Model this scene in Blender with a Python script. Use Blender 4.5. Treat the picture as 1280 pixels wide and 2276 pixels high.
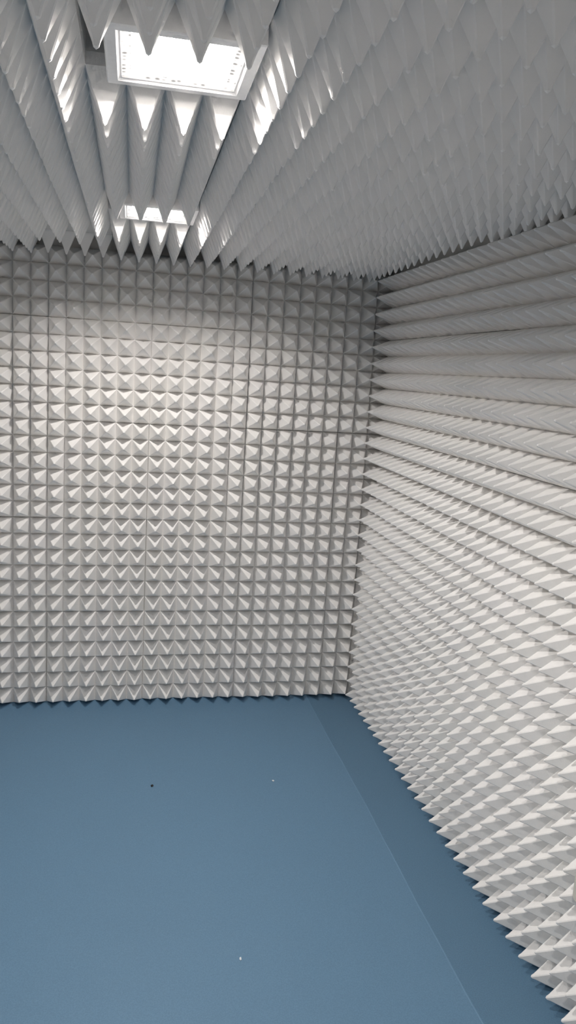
import bpy, bmesh, math, random
from mathutils import Matrix, Vector, Euler

random.seed(7)
scene = bpy.context.scene
for o in list(bpy.data.objects):
    bpy.data.objects.remove(o, do_unlink=True)
C = scene.collection

P = 1.0 / 12.0            # pitch of one foam pyramid in metres; all layout below is in pitches

# ------------------------------------------------------------------ camera
F_PX, CX, CY, CZ = 1721.54, -15.4452, -48.6242, 21.6141
YAW, PITCH, ROLL = 0.212552, 0.177519, -0.06144

def cam_axes():
    cy, sy, cp, sp = math.cos(YAW), math.sin(YAW), math.cos(PITCH), math.sin(PITCH)
    fwd = Vector((sy*cp, cy*cp, -sp)); right = Vector((cy, -sy, 0)); down = fwd.cross(right)
    cr, sr = math.cos(ROLL), math.sin(ROLL)
    return cr*right + sr*down, -sr*right + cr*down, fwd
RIGHT, DOWN, FWD = cam_axes()
cd = bpy.data.cameras.new('camera'); cam = bpy.data.objects.new('camera', cd); C.objects.link(cam)
cd.sensor_fit = 'VERTICAL'; cd.sensor_height = 36.0; cd.lens = F_PX / 2276 * 36.0
cd.clip_start = 0.02; cd.clip_end = 60
mw = Matrix.Identity(4)
for r in range(3):
    mw[r][0], mw[r][1], mw[r][2] = RIGHT[r], -DOWN[r], -FWD[r]
mw[0][3], mw[1][3], mw[2][3] = CX*P, CY*P, CZ*P
cam.matrix_world = mw
scene.camera = cam

def project(w):           # world point in pitches -> pixel of the 1280x2276 frame and depth
    d = w - Vector((CX, CY, CZ)); z = d.dot(FWD)
    if z < 0.5: return None
    return (640 + F_PX*d.dot(RIGHT)/z, 1138 + F_PX*d.dot(DOWN)/z)

# ------------------------------------------------------------------ world and exposure
wd = bpy.data.worlds.new('world'); scene.world = wd; wd.use_nodes = True
wd.node_tree.nodes['Background'].inputs[0].default_value = (0, 0, 0, 1)     # a closed room, lit by its ceiling lamps
vs = scene.view_settings
vs.view_transform = 'Standard'; vs.look = 'None'; vs.gamma = 1.0; vs.use_curve_mapping = False
vs.exposure = 2.26
LAMP = 122.0
scene.cycles.use_light_tree = False; scene.cycles.sample_clamp_indirect = 6.0; scene.cycles.debug_use_spatial_splits = True
scene.cycles.use_adaptive_sampling = True; scene.cycles.adaptive_threshold = 0.05; scene.cycles.adaptive_min_samples = 12
scene.cycles.max_bounces = 7; scene.cycles.diffuse_bounces = 6; scene.cycles.glossy_bounces = 2

# ------------------------------------------------------------------ materials
def new_mat(name):
    m = bpy.data.materials.new(name); m.use_nodes = True
    return m, m.node_tree, m.node_tree.nodes['Principled BSDF']

def coords(nt, scale):
    tc = nt.nodes.new('ShaderNodeTexCoord'); mp = nt.nodes.new('ShaderNodeMapping')
    mp.inputs['Scale'].default_value = (scale,)*3 if not isinstance(scale, tuple) else scale
    nt.links.new(tc.outputs['Object'], mp.inputs['Vector'])
    return mp.outputs['Vector']

def foam_material():
    m = bpy.data.materials.new('white_foam'); m.use_nodes = True; nt = m.node_tree
    for n in list(nt.nodes): nt.nodes.remove(n)
    out = nt.nodes.new('ShaderNodeOutputMaterial'); b = nt.nodes.new('ShaderNodeBsdfDiffuse')
    nt.links.new(b.outputs[0], out.inputs['Surface'])
    geo = nt.nodes.new('ShaderNodeNewGeometry')
    n1 = nt.nodes.new('ShaderNodeTexNoise'); n1.inputs['Scale'].default_value = 4.0; n1.inputs['Detail'].default_value = 2
    nt.links.new(geo.outputs['Position'], n1.inputs['Vector'])
    cr = nt.nodes.new('ShaderNodeValToRGB')
    cr.color_ramp.elements[0].position = 0.3; cr.color_ramp.elements[0].color = (0.880, 0.864, 0.840, 1)
    cr.color_ramp.elements[1].position = 0.7; cr.color_ramp.elements[1].color = (0.888, 0.870, 0.856, 1)
    nt.links.new(n1.outputs['Fac'], cr.inputs['Fac']); nt.links.new(cr.outputs['Color'], b.inputs['Color'])
    n2 = nt.nodes.new('ShaderNodeTexNoise'); n2.inputs['Scale'].default_value = 420.0; n2.inputs['Detail'].default_value = 1
    nt.links.new(geo.outputs['Position'], n2.inputs['Vector'])
    bp = nt.nodes.new('ShaderNodeBump'); bp.inputs['Strength'].default_value = 0.12; bp.inputs['Distance'].default_value = 0.002
    nt.links.new(n2.outputs['Fac'], bp.inputs['Height']); nt.links.new(bp.outputs['Normal'], b.inputs['Normal'])
    return m

def plain(name, col, rough=0.6, spec=0.3):
    m, nt, b = new_mat(name)
    v = coords(nt, 30.0)
    n = nt.nodes.new('ShaderNodeTexNoise'); n.inputs['Scale'].default_value = 3.0; nt.links.new(v, n.inputs['Vector'])
    mx = nt.nodes.new('ShaderNodeMix'); mx.data_type = 'RGBA'
    mx.inputs['A'].default_value = (*[c*0.95 for c in col], 1); mx.inputs['B'].default_value = (*[min(1, c*1.05) for c in col], 1)
    nt.links.new(n.outputs['Fac'], mx.inputs['Factor']); nt.links.new(mx.outputs['Result'], b.inputs['Base Color'])
    b.inputs['Roughness'].default_value = rough; b.inputs['Specular IOR Level'].default_value = spec
    return m

def floor_material(name, col):
    m, nt, b = new_mat(name)
    geo = nt.nodes.new('ShaderNodeNewGeometry')
    big = nt.nodes.new('ShaderNodeTexNoise'); big.inputs['Scale'].default_value = 1.3; big.inputs['Detail'].default_value = 3
    fine = nt.nodes.new('ShaderNodeTexNoise'); fine.inputs['Scale'].default_value = 260.0; fine.inputs['Detail'].default_value = 2
    for n in (big, fine): nt.links.new(geo.outputs['Position'], n.inputs['Vector'])
    m1 = nt.nodes.new('ShaderNodeMix'); m1.data_type = 'RGBA'
    m1.inputs['A'].default_value = (*[c*0.96 for c in col], 1); m1.inputs['B'].default_value = (*[c*1.04 for c in col], 1)
    nt.links.new(big.outputs['Fac'], m1.inputs['Factor'])
    m2 = nt.nodes.new('ShaderNodeMix'); m2.data_type = 'RGBA'; m2.blend_type = 'MULTIPLY'
    rp = nt.nodes.new('ShaderNodeValToRGB')
    rp.color_ramp.elements[0].position = 0.35; rp.color_ramp.elements[0].color = (0.86, 0.86, 0.86, 1)
    rp.color_ramp.elements[1].position = 0.65; rp.color_ramp.elements[1].color = (1, 1, 1, 1)
    nt.links.new(fine.outputs['Fac'], rp.inputs['Fac'])
    m2.inputs['Factor'].default_value = 1.0
    nt.links.new(m1.outputs['Result'], m2.inputs['A']); nt.links.new(rp.outputs['Color'], m2.inputs['B'])
    nt.links.new(m2.outputs['Result'], b.inputs['Base Color'])
    b.inputs['Roughness'].default_value = 0.55; b.inputs['Specular IOR Level'].default_value = 0.35
    bp = nt.nodes.new('ShaderNodeBump'); bp.inputs['Strength'].default_value = 0.15; bp.inputs['Distance'].default_value = 0.001
    nt.links.new(fine.outputs['Fac'], bp.inputs['Height']); nt.links.new(bp.outputs['Normal'], b.inputs['Normal'])
    return m

def emitter(name, strength, col=(1.0, 0.958, 0.922)):
    m = bpy.data.materials.new(name); m.use_nodes = True; nt = m.node_tree
    for n in list(nt.nodes): nt.nodes.remove(n)
    out = nt.nodes.new('ShaderNodeOutputMaterial'); em = nt.nodes.new('ShaderNodeEmission')
    em.inputs['Color'].default_value = (*col, 1); em.inputs['Strength'].default_value = strength
    nt.links.new(em.outputs[0], out.inputs['Surface'])
    return m

def prism_material():
    """The glowing rim of the prismatic cover: pale with a grid of greyer prisms."""
    m = emitter('prismatic_rim', 0.5); nt = m.node_tree
    em = next(n for n in nt.nodes if n.type == 'EMISSION')
    tc = nt.nodes.new('ShaderNodeTexCoord')
    vo = nt.nodes.new('ShaderNodeTexVoronoi'); vo.inputs['Scale'].default_value = 5.2/P; vo.inputs['Randomness'].default_value = 0.35
    nt.links.new(tc.outputs['Object'], vo.inputs['Vector'])
    mr = nt.nodes.new('ShaderNodeMapRange')
    for k, v in (('From Min', 0.20), ('From Max', 0.46), ('To Min', 0.095), ('To Max', 0.30)): mr.inputs[k].default_value = v
    nt.links.new(vo.outputs['Distance'], mr.inputs['Value']); nt.links.new(mr.outputs['Result'], em.inputs['Strength'])
    m.cycles.emission_sampling = 'NONE'
    return m

FOAM = foam_material()
PRISMM = prism_material()
COVERM = emitter('lit_cover', LAMP*0.012)
COVERM.cycles.emission_sampling = 'NONE'
LEDM = emitter('lit_led_board', LAMP)
WALLM = plain('painted_board', (0.62, 0.61, 0.59), 0.8, 0.2)
LAMPM = plain('white_lamp_metal', (0.80, 0.79, 0.78), 0.45, 0.4)
PLATEM = plain('cream_plastic', (0.72, 0.68, 0.58), 0.4, 0.4)
DARKM = plain('black_crumb', (0.02, 0.02, 0.02), 0.7, 0.2)
WHITEM = plain('white_crumb', (0.75, 0.78, 0.80), 0.7, 0.2)
FLOOR_A = floor_material('blue_vinyl', (0.131, 0.246, 0.368))
WELDM = plain('blue_weld', (0.142, 0.258, 0.378), 0.55, 0.3)
FLOOR_B = floor_material('blue_vinyl_strip', (0.110, 0.210, 0.315))

# ------------------------------------------------------------------ mesh helpers (pitches in, metres out)
def mesh(name, verts, faces, mat):
    me = bpy.data.meshes.new(name)
    me.from_pydata([(x*P, y*P, z*P) for x, y, z in verts], [], faces)
    me.materials.append(mat); me.update()
    return me

def link(name, me, parent=None, loc=(0, 0, 0)):
    o = bpy.data.objects.new(name, me); C.objects.link(o)
    o.location = (loc[0]*P, loc[1]*P, loc[2]*P)
    if parent: o.parent = parent
    return o

def box(x0, x1, y0, y1, z0, z1, vs=None, fs=None):
    vs = [] if vs is None else vs; fs = [] if fs is None else fs
    k = len(vs)
    vs += [(x0, y0, z0), (x1, y0, z0), (x1, y1, z0), (x0, y1, z0), (x0, y0, z1), (x1, y0, z1), (x1, y1, z1), (x0, y1, z1)]
    fs += [tuple(k+i for i in f) for f in ((0, 3, 2, 1), (4, 5, 6, 7), (0, 1, 5, 4), (1, 2, 6, 5), (2, 3, 7, 6), (3, 0, 4, 7))]
    return vs, fs

H = 1.2553                # height of a foam pyramid
RINGS = ((0.0, 0.497, 0.018), (0.875, 0.084, 0.032), (0.960, 0.054, 0.026))     # (height share, half width, corner chamfer)

def pyramid_geo(dx=0.0, dy=0.0, dh=0.0, cut=False):
    """One foam pyramid on z = 0: four faces with softened arrises and a blunt tip; the tip may lean a little.
    cut: sliced upright through its tip, only the half with y < 0 is left."""
    vs, fs = [], []
    for t, w, c in RINGS:
        ox, oy, z = dx*t, dy*t, (H+dh)*t
        ring = [(w, -w+c), (w, w-c), (w-c, w), (-w+c, w), (-w, w-c), (-w, -w+c), (-w+c, -w), (w-c, -w)]
        vs += [(ox+x, oy+(min(y, 0.0) if cut else y), z) for x, y in ring]
    vs.append((dx, dy if not cut else min(dy, 0), H+dh))
    for r in range(2):
        for i in range(8):
            j = (i+1) % 8
            fs.append((r*8+i, r*8+j, (r+1)*8+j, (r+1)*8+i))
    for i in range(8): fs.append((16+i, 16+(i+1) % 8, 24))
    return vs, fs

JIT = 0.014
VARIANTS = [pyramid_geo(random.uniform(-JIT, JIT), random.uniform(-JIT, JIT), random.uniform(-0.02, 0.012)) for _ in range(8)]
VARIANTS[0] = pyramid_geo()
VMESH = [mesh('pyramid', v, f, FOAM) for v, f in VARIANTS]

FIELD_LIMIT = 300

class Surface:
    """A wall or the ceiling: a board in its own frame (u, v along it, n into the room) that carries foam panels."""
    def __init__(self, name, origin, U, V, N, board, turn=None):
        m = Matrix.Identity(4)
        R3 = Matrix((U, V, N)).transposed()
        if turn: R3 = turn @ R3
        for r in range(3):
            for c in range(3): m[r][c] = R3[r][c]
            m[r][3] = origin[r]*P
        self.R3, self.O = R3, Vector(origin)
        vs, fs = [], []
        for b in board: box(*b, vs, fs)
        self.obj = link(name, mesh(name, vs, fs, WALLM)); self.obj.matrix_world = m
        self.obj['kind'] = 'structure'
        self.cells = []                      # (panel object, panel offset, u, v, variant)
        self.panels = 0
    def world(self, u, v, n): return self.O + self.R3 @ Vector((u, v, n))
    def panel(self, u0, u1, v0, v1, off=(0, 0, 0), skip=(), back=0.30, cut_first=False):
        """A foam sheet over whole cells u0..u1, v0..v1 (off: how it was glued a little aside)."""
        nu, nv = round(u1-u0), round(v1-v0)
        e = 0.008
        uc, vc = (u0+u1)/2, (v0+v1)/2
        vs, fs = [], []
        holes = [(i, j) for i in range(nu) for j in range(nv) if (i, j) in skip]
        if not holes:
            box(u0-uc+e, u1-uc-e, v0-vc+e, v1-vc-e, -back, 0, vs, fs)
        else:
            for i in range(nu):
                for j in range(nv):
                    if (i, j) not in skip: box(u0-uc+i, u0-uc+i+1, v0-vc+j, v0-vc+j+1, -back, 0, vs, fs)
        p = link('foam_panel', mesh('foam_panel', vs, fs, FOAM), self.obj, (uc+off[0], vc+off[1], off[2]))
        self.panels += 1
        for i in range(nu):
            for j in range(nv):
                if (i, j) in skip: continue
                self.cells.append((p, (u0-uc+i+0.5, v0-vc+j+0.5), (u0+i+0.5+off[0], v0+j+0.5+off[1], off[2]), random.choice((0, 0, 0, 1, 2, 3, 4, 5, 6, 7))))
        return p
    def seen(self, c):
        """How large a cell stands in the picture, in square pixels (0 when outside)."""
        u, v, n = c[2]
        q = [project(self.world(u+a, v+b, n)) for a, b in ((-.5, -.5), (.5, -.5), (.5, .5), (-.5, .5))] + [project(self.world(u, v, n+H))]
        if None in q: return 0
        t = q[4]
        if not (0 <= t[0] <= 1280 and 0 <= t[1] <= 2276): return 0
        pts = sorted(q)
        def half(ps):
            h = []
            for a in ps:
                while len(h) > 1 and (h[-1][0]-h[-2][0])*(a[1]-h[-2][1]) - (h[-1][1]-h[-2][1])*(a[0]-h[-2][0]) <= 0: h.pop()
                h.append(a)
            return h[:-1]
        hull = half(pts) + half(pts[::-1])
        return abs(sum(a[0]*b[1]-b[0]*a[1] for a, b in zip(hull, hull[1:]+hull[:1])))/2
    def fill(self, hidden=lambda u, v: False, limit=FIELD_LIMIT):
        """The pyramids that show largest become parts of their panels, the others one joined field."""
        score = [(0 if hidden(c[2][0], c[2][1]) else self.seen(c), k) for k, c in enumerate(self.cells)]
        score.sort(reverse=True)
        big = {k for s, k in score[:limit] if s > 0}
        vs, fs = [], []
        for k, (p, loc, (u, v, n), var) in enumerate(self.cells):
            if k in big:
                link('pyramid', VMESH[var], p, (loc[0], loc[1], 0))
            else:
                b = len(vs); pv, pf = VARIANTS[var]
                vs += [(x+u, y+v, z+n) for x, y, z in pv]; fs += [tuple(b+i for i in f) for f in pf]
        if vs:
            o = link('pyramid_field', mesh('pyramid_field', vs, fs, FOAM), self.obj); o['kind'] = 'stuff'

X, Y, Z = Vector((1, 0, 0)), Vector((0, 1, 0)), Vector((0, 0, 1))
XR, XL, YF, ZC = 0.717, -29.75, -60.0, 28.70      # valley planes of the foam: side walls, the wall behind, ceiling
BK = 0.32                                          # depth of the boards behind the valley planes
ROWS = (0, 6, 12, 18, 24, 28)
def jit(s=0.012): return (random.uniform(-s, s), random.uniform(-s, s), random.uniform(-0.02, 0.0))

# ------------------------------------------------------------------ floor: two welded vinyl sheets
SEAM = -2.94
vs_, fs_ = box(XL-2, XR+2, YF-2, 2, -2, -0.04)
floor = link('floor', mesh('floor', vs_, fs_, WALLM)); floor['kind'] = 'structure'
def sheet(x0, x1, top, mat, bend):
    n = 56; vs, fs = [], []
    for i in range(n+1):
        y = YF - 0.3 + (0.3 - YF + 0.3)*i/n
        e = bend*(0.03*math.sin(y*0.35) + 0.012*math.sin(y*1.3+1))
        a, b = (x0, x1+e) if bend and x1 == SEAM else (x0, x1)
        if bend and x1 == SEAM: vs += [(a, y, -0.04), (a, y, top), (b-0.03, y, top), (b, y, top-0.012), (b, y, -0.04)]
        else: vs += [(a, y, -0.04), (a, y, top-0.002), (a+0.01, y, top), (b, y, top), (b, y, -0.04)]
    for i in range(n):
        for k in range(5):
            l = (k+1) % 5
            fs.append((i*5+k, i*5+l, (i+1)*5+l, (i+1)*5+k))
    fs += [(0, 4, 3, 2, 1), tuple(n*5+k for k in range(5))]
    return link('vinyl_sheet', mesh('vinyl_sheet', vs, fs, mat), floor)
def weld():
    n = 56; vs, fs = [], []
    for i in range(n+1):
        y = YF - 0.3 + (0.6 - YF)*i/n
        e = 0.03*math.sin(y*0.35) + 0.012*math.sin(y*1.3+1)
        vs += [(SEAM+e-0.045, y, 0.010), (SEAM+e-0.02, y, 0.018), (SEAM+e+0.015, y, 0.016), (SEAM+e+0.03, y, -0.008)]
    for i in range(n):
        for k in range(3): fs.append((i*4+k, i*4+k+1, (i+1)*4+k+1, (i+1)*4+k))
    fs = [f[::-1] for f in fs]
    link('weld_bead', mesh('weld_bead', vs, fs, WELDM), floor)
weld()
sheet(XL-0.3, SEAM, 0.012, FLOOR_A, 1.0)
sheet(SEAM-0.35, XR+0.3, -0.006, FLOOR_B, 0.0)

# ------------------------------------------------------------------ back wall
wb = Surface('wall_back', (0, 0, 0), X, Z, -Y, [(XL-2, XR+2, 0, ZC+2.5, -2, -BK)])
cols = (-29, -26, -20, -14, -8, -2, 0, 1)
for a, b in zip(cols, cols[1:]):
    for c, d in zip(ROWS, ROWS[1:]):
        off = jit()
        if a == -20 and c in (6, 12): off = (-0.035, off[1], off[2])
        if a == -14 and c == 6: off = (0.012, off[1], off[2])
        wb.panel(a, b, c, d, off)
wb.fill(lambda u, v: v > 27)

# ------------------------------------------------------------------ right wall, with a plastic plate in place of one pyramid
U0 = 0.857
wr = Surface('wall_right', (XR, 0, 0), -Y, Z, -X, [(-2, -YF+2, 0, ZC+2.5, -2, -BK)])
us = [U0, U0+5] + [U0+5+6*k for k in range(1, 10)]
for a, b in zip(us, us[1:]):
    for c, d in zip(ROWS, ROWS[1:]):
        skip = ((round(27-(a-U0)), 5),) if a <= U0+27 < b and c == 0 else ()
        wr.panel(a, b, c, d, jit(), skip)
wr.fill(lambda u, v: v > 27)

# ------------------------------------------------------------------ left wall and the wall behind the camera: out of the picture
wl = Surface('wall_left', (XL, 0, 0), Y, Z, X, [(YF-2, 2, 0, ZC+2.5, -2, -BK)])
ls = [YF+1+6*k for k in range(10)]
for a, b in zip(ls, ls[1:]):
    for c, d in zip(ROWS, ROWS[1:]): wl.panel(a, b, c, d, jit())
wl.fill()
wf = Surface('wall_front', (0, YF, 0), -X, Z, Y, [(-XR-2, -XL+2, 0, ZC+2.5, -2, -BK)])
for a in range(0, 24, 6):
    for c, d in zip(ROWS, ROWS[1:]): wf.panel(a, a+6, c, d, jit())
wf.fill()

# ------------------------------------------------------------------ ceiling, hung a little askew
PIV = (-12.613, -27.302, 28.756)
TURN = Euler((math.radians(-0.266), 0, math.radians(-0.466))).to_matrix()
# u: from the seam beside the lamps towards the right wall, v: towards the camera
wc = Surface('ceiling', PIV, X, -Y, -Z, [(-22, -4, -32, 36, -3, -BK), (0, 18, -32, 36, -3, -BK), (-4, 0, -32, -18, -3, -BK), (-4, 0, -14, 0, -3, -BK),
     (-4, 0, 4, 18, -3, -BK), (-4, 0, 22, 36, -3, -BK), (-4, 0, -18, -14, -3, -1.3), (-4, 0, 0, 4, -3, -1.3), (-4, 0, 18, 22, -3, -1.3)], TURN)
vb = [-24, -18, -12, -6, 0, 6, 12, 18, 24, 30]
for a, b in zip(vb, vb[1:]):
    for u in (-16, -10, 0, 6):
        if (u, a) == (-10, -24):                        # a bare patch was left here, next to the back wall
            wc.panel(-10, -8, a, b, jit()); wc.panel(-8, -4, -22, b, jit())
        else: wc.panel(u, u+6, a, b, jit())
    if a >= -12: wc.panel(12, 13, a, b, jit())
# the narrow run of sheets between the lamps
for a, b in ((-24, -18), (-14, -12), (-12, -6), (-6, 0), (4, 6), (6, 12), (12, 18), (22, 24), (24, 30)):
    wc.panel(-4, 0, a, b, (-0.02, 0, -0.02))
for u, w in ((-16, 6), (-10, 2), (-4, 4), (0, 6), (6, 6)): wc.panel(u, u+w, -27, -24, jit())
bv, bf = box(-7.98, -4.02, -27.5, -22.02, -0.31, -0.02)
link('bare_board', mesh('bare_board', bv, bf, WALLM), wc.obj)
bv, bf = box(-2, 2, -0.5, 0, -0.015, 0)
strip = link('foam_panel', mesh('foam_panel', bv, bf, FOAM), wc.obj, (-6, -25.65, 0))      # offcut sliced through its pyramids
half = mesh('pyramid', *pyramid_geo(cut=True), FOAM)
for k in range(4): link('pyramid', half, strip, (-1.5+k, 0, 0))
wc.fill()

# ------------------------------------------------------------------ ceiling lamps
def ceiling_lamp(v_far, label):
    w, d = 3.42, 3.45                                  # outside of the frame
    hx, hy, rim = w/2, d/2, 0.31
    root = bpy.data.objects.new('ceiling_lamp', None); C.objects.link(root)
    c = wc.world(-3.46+hx, v_far+0.22+hy, 0.42)        # middle of the frame's lower face
    m = wc.R3.to_4x4(); m.translation = c*P
    root.matrix_world = m
    def ring(prof):
        vs, fs = [], []
        for r, z in prof:
            i = r - hx
            vs += [(hx+i, hy+i, z), (-hx-i, hy+i, z), (-hx-i, -hy-i, z), (hx+i, -hy-i, z)]
        for k in range(len(prof)-1):
            for i in range(4):
                j = (i+1) % 4
                fs.append((k*4+j, k*4+i, (k+1)*4+i, (k+1)*4+j))
        return vs, fs
    DEEP = 0.70
    link('frame', mesh('frame', *ring(((hx, -1.15), (hx, -0.03), (hx-0.03, 0.0), (hx-rim+0.05, 0.0), (hx-rim, -0.05))), LAMPM), root)
    link('prism_rim', mesh('prism_rim', *ring(((hx-rim-0.035, -0.10), (hx-rim-0.26, -0.12))), PRISMM), root)
    link('lip', mesh('lip', *ring(((hx-rim, -0.05), (hx-rim-0.04, -0.06), (hx-rim-0.05, -0.11))), LAMPM), root)
    link('reflector', mesh('reflector', *ring(((hx-rim-0.26, -0.12), (hx-rim-0.27, -0.16), (hx-rim-0.07, -0.20), (hx-rim-0.08, -DEEP))), LAMPM), root)
    ix, iy = hx-rim-0.07, hy-rim-0.07
    link('light_cover', mesh('light_cover', [(-ix, -iy, -DEEP), (ix, -iy, -DEEP), (ix, iy, -DEEP), (-ix, iy, -DEEP)], [(0, 1, 2, 3)], COVERM), root)
    c_ = 0.6; zc_ = -DEEP+0.02
    link('led_board', mesh('led_board', [(-c_, -c_, zc_), (c_, -c_, zc_), (c_, c_, zc_), (-c_, c_, zc_)], [(0, 1, 2, 3)], LEDM), root)
    vs, fs = box(-hx+0.06, hx-0.06, -hy+0.06, hy-0.06, -1.1, -DEEP-0.03)
    link('housing', mesh('housing', vs, fs, LAMPM), root)
    root['label'] = label; root['category'] = 'lamp'; root['group'] = 'square ceiling lamps sunk into the foam'
    return root
ceiling_lamp(0, 'square white framed ceiling lamp, the larger and nearer one, sunk into pyramid foam')
ceiling_lamp(-18, 'small looking square ceiling lamp deeper in the room, close to the back wall')

ceiling_lamp(18, 'square ceiling lamp overhead, beyond the upper edge of the picture')

# ------------------------------------------------------------------ plastic plate on the right wall
def wall_plate():
    root = bpy.data.objects.new('wall_plate', None); C.objects.link(root)
    m = wr.R3.to_4x4(); m.translation = wr.world(U0+27.55, 5.38, 0)*P
    root.matrix_world = m
    def rounded(w, r, n=5):
        pts = []
        for cx, cy, a0 in ((w-r, w-r, 0), (-w+r, w-r, 90), (-w+r, -w+r, 180), (w-r, -w+r, 270)):
            for k in range(n+1):
                a = math.radians(a0+90*k/n); pts.append((cx+r*math.cos(a), cy+r*math.sin(a)))
        return pts
    def loft(sections):
        vs, fs = [], []; n = len(sections[0][0])
        for pts, z in sections: vs += [(x, y, z) for x, y in pts]
        for s in range(len(sections)-1):
            for i in range(n):
                j = (i+1) % n; fs.append((s*n+i, s*n+j, (s+1)*n+j, (s+1)*n+i))
        fs.append(tuple(range((len(sections)-1)*n, len(sections)*n))); fs.append(tuple(reversed(range(n))))
        return vs, fs
    link('back_box', mesh('back_box', *loft([(rounded(.44, .08), -0.2), (rounded(.44, .08), 1.0)]), PLATEM), root)
    link('cover', mesh('cover', *loft([(rounded(.52, .14), 1.0), (rounded(.52, .14), 1.10), (rounded(.48, .12), 1.15)]), PLATEM), root)
    root['label'] = 'cream plastic plate with rounded corners, set among the pyramids of the right wall'
    root['category'] = 'wall plate'
wall_plate()

# ------------------------------------------------------------------ crumbs on the floor
def crumb(name, x, y, r, mat, label, cat, long=1.0):
    bm = bmesh.new(); bmesh.ops.create_icosphere(bm, subdivisions=2, radius=r*P)
    rnd = random.Random(int(x*100))
    for v in bm.verts:
        v.co *= rnd.uniform(0.7, 1.15); v.co.x *= 1.0; v.co.y *= long; v.co.z *= 0.55
    z0 = min(v.co.z for v in bm.verts)
    me = bpy.data.meshes.new(name); bm.to_mesh(me); bm.free(); me.materials.append(mat)
    o = bpy.data.objects.new(name, me); C.objects.link(o)
    o.location = (x*P, y*P, 0.012*P - z0)
    o['label'] = label; o['category'] = cat
crumb('lint_speck', -13.66, -11.01, 0.075, DARKM, 'tiny black speck of lint on the blue floor', 'speck', 1.4)
crumb('foam_crumb', -7.26, -11.12, 0.07, WHITEM, 'pale foam crumb on the blue floor nearer the floor seam', 'crumb', 1.1)
crumb('foam_crumb', -10.80, -23.56, 0.045, WHITEM, 'tiny white foam crumb low in the middle of the blue floor', 'crumb', 1.8)
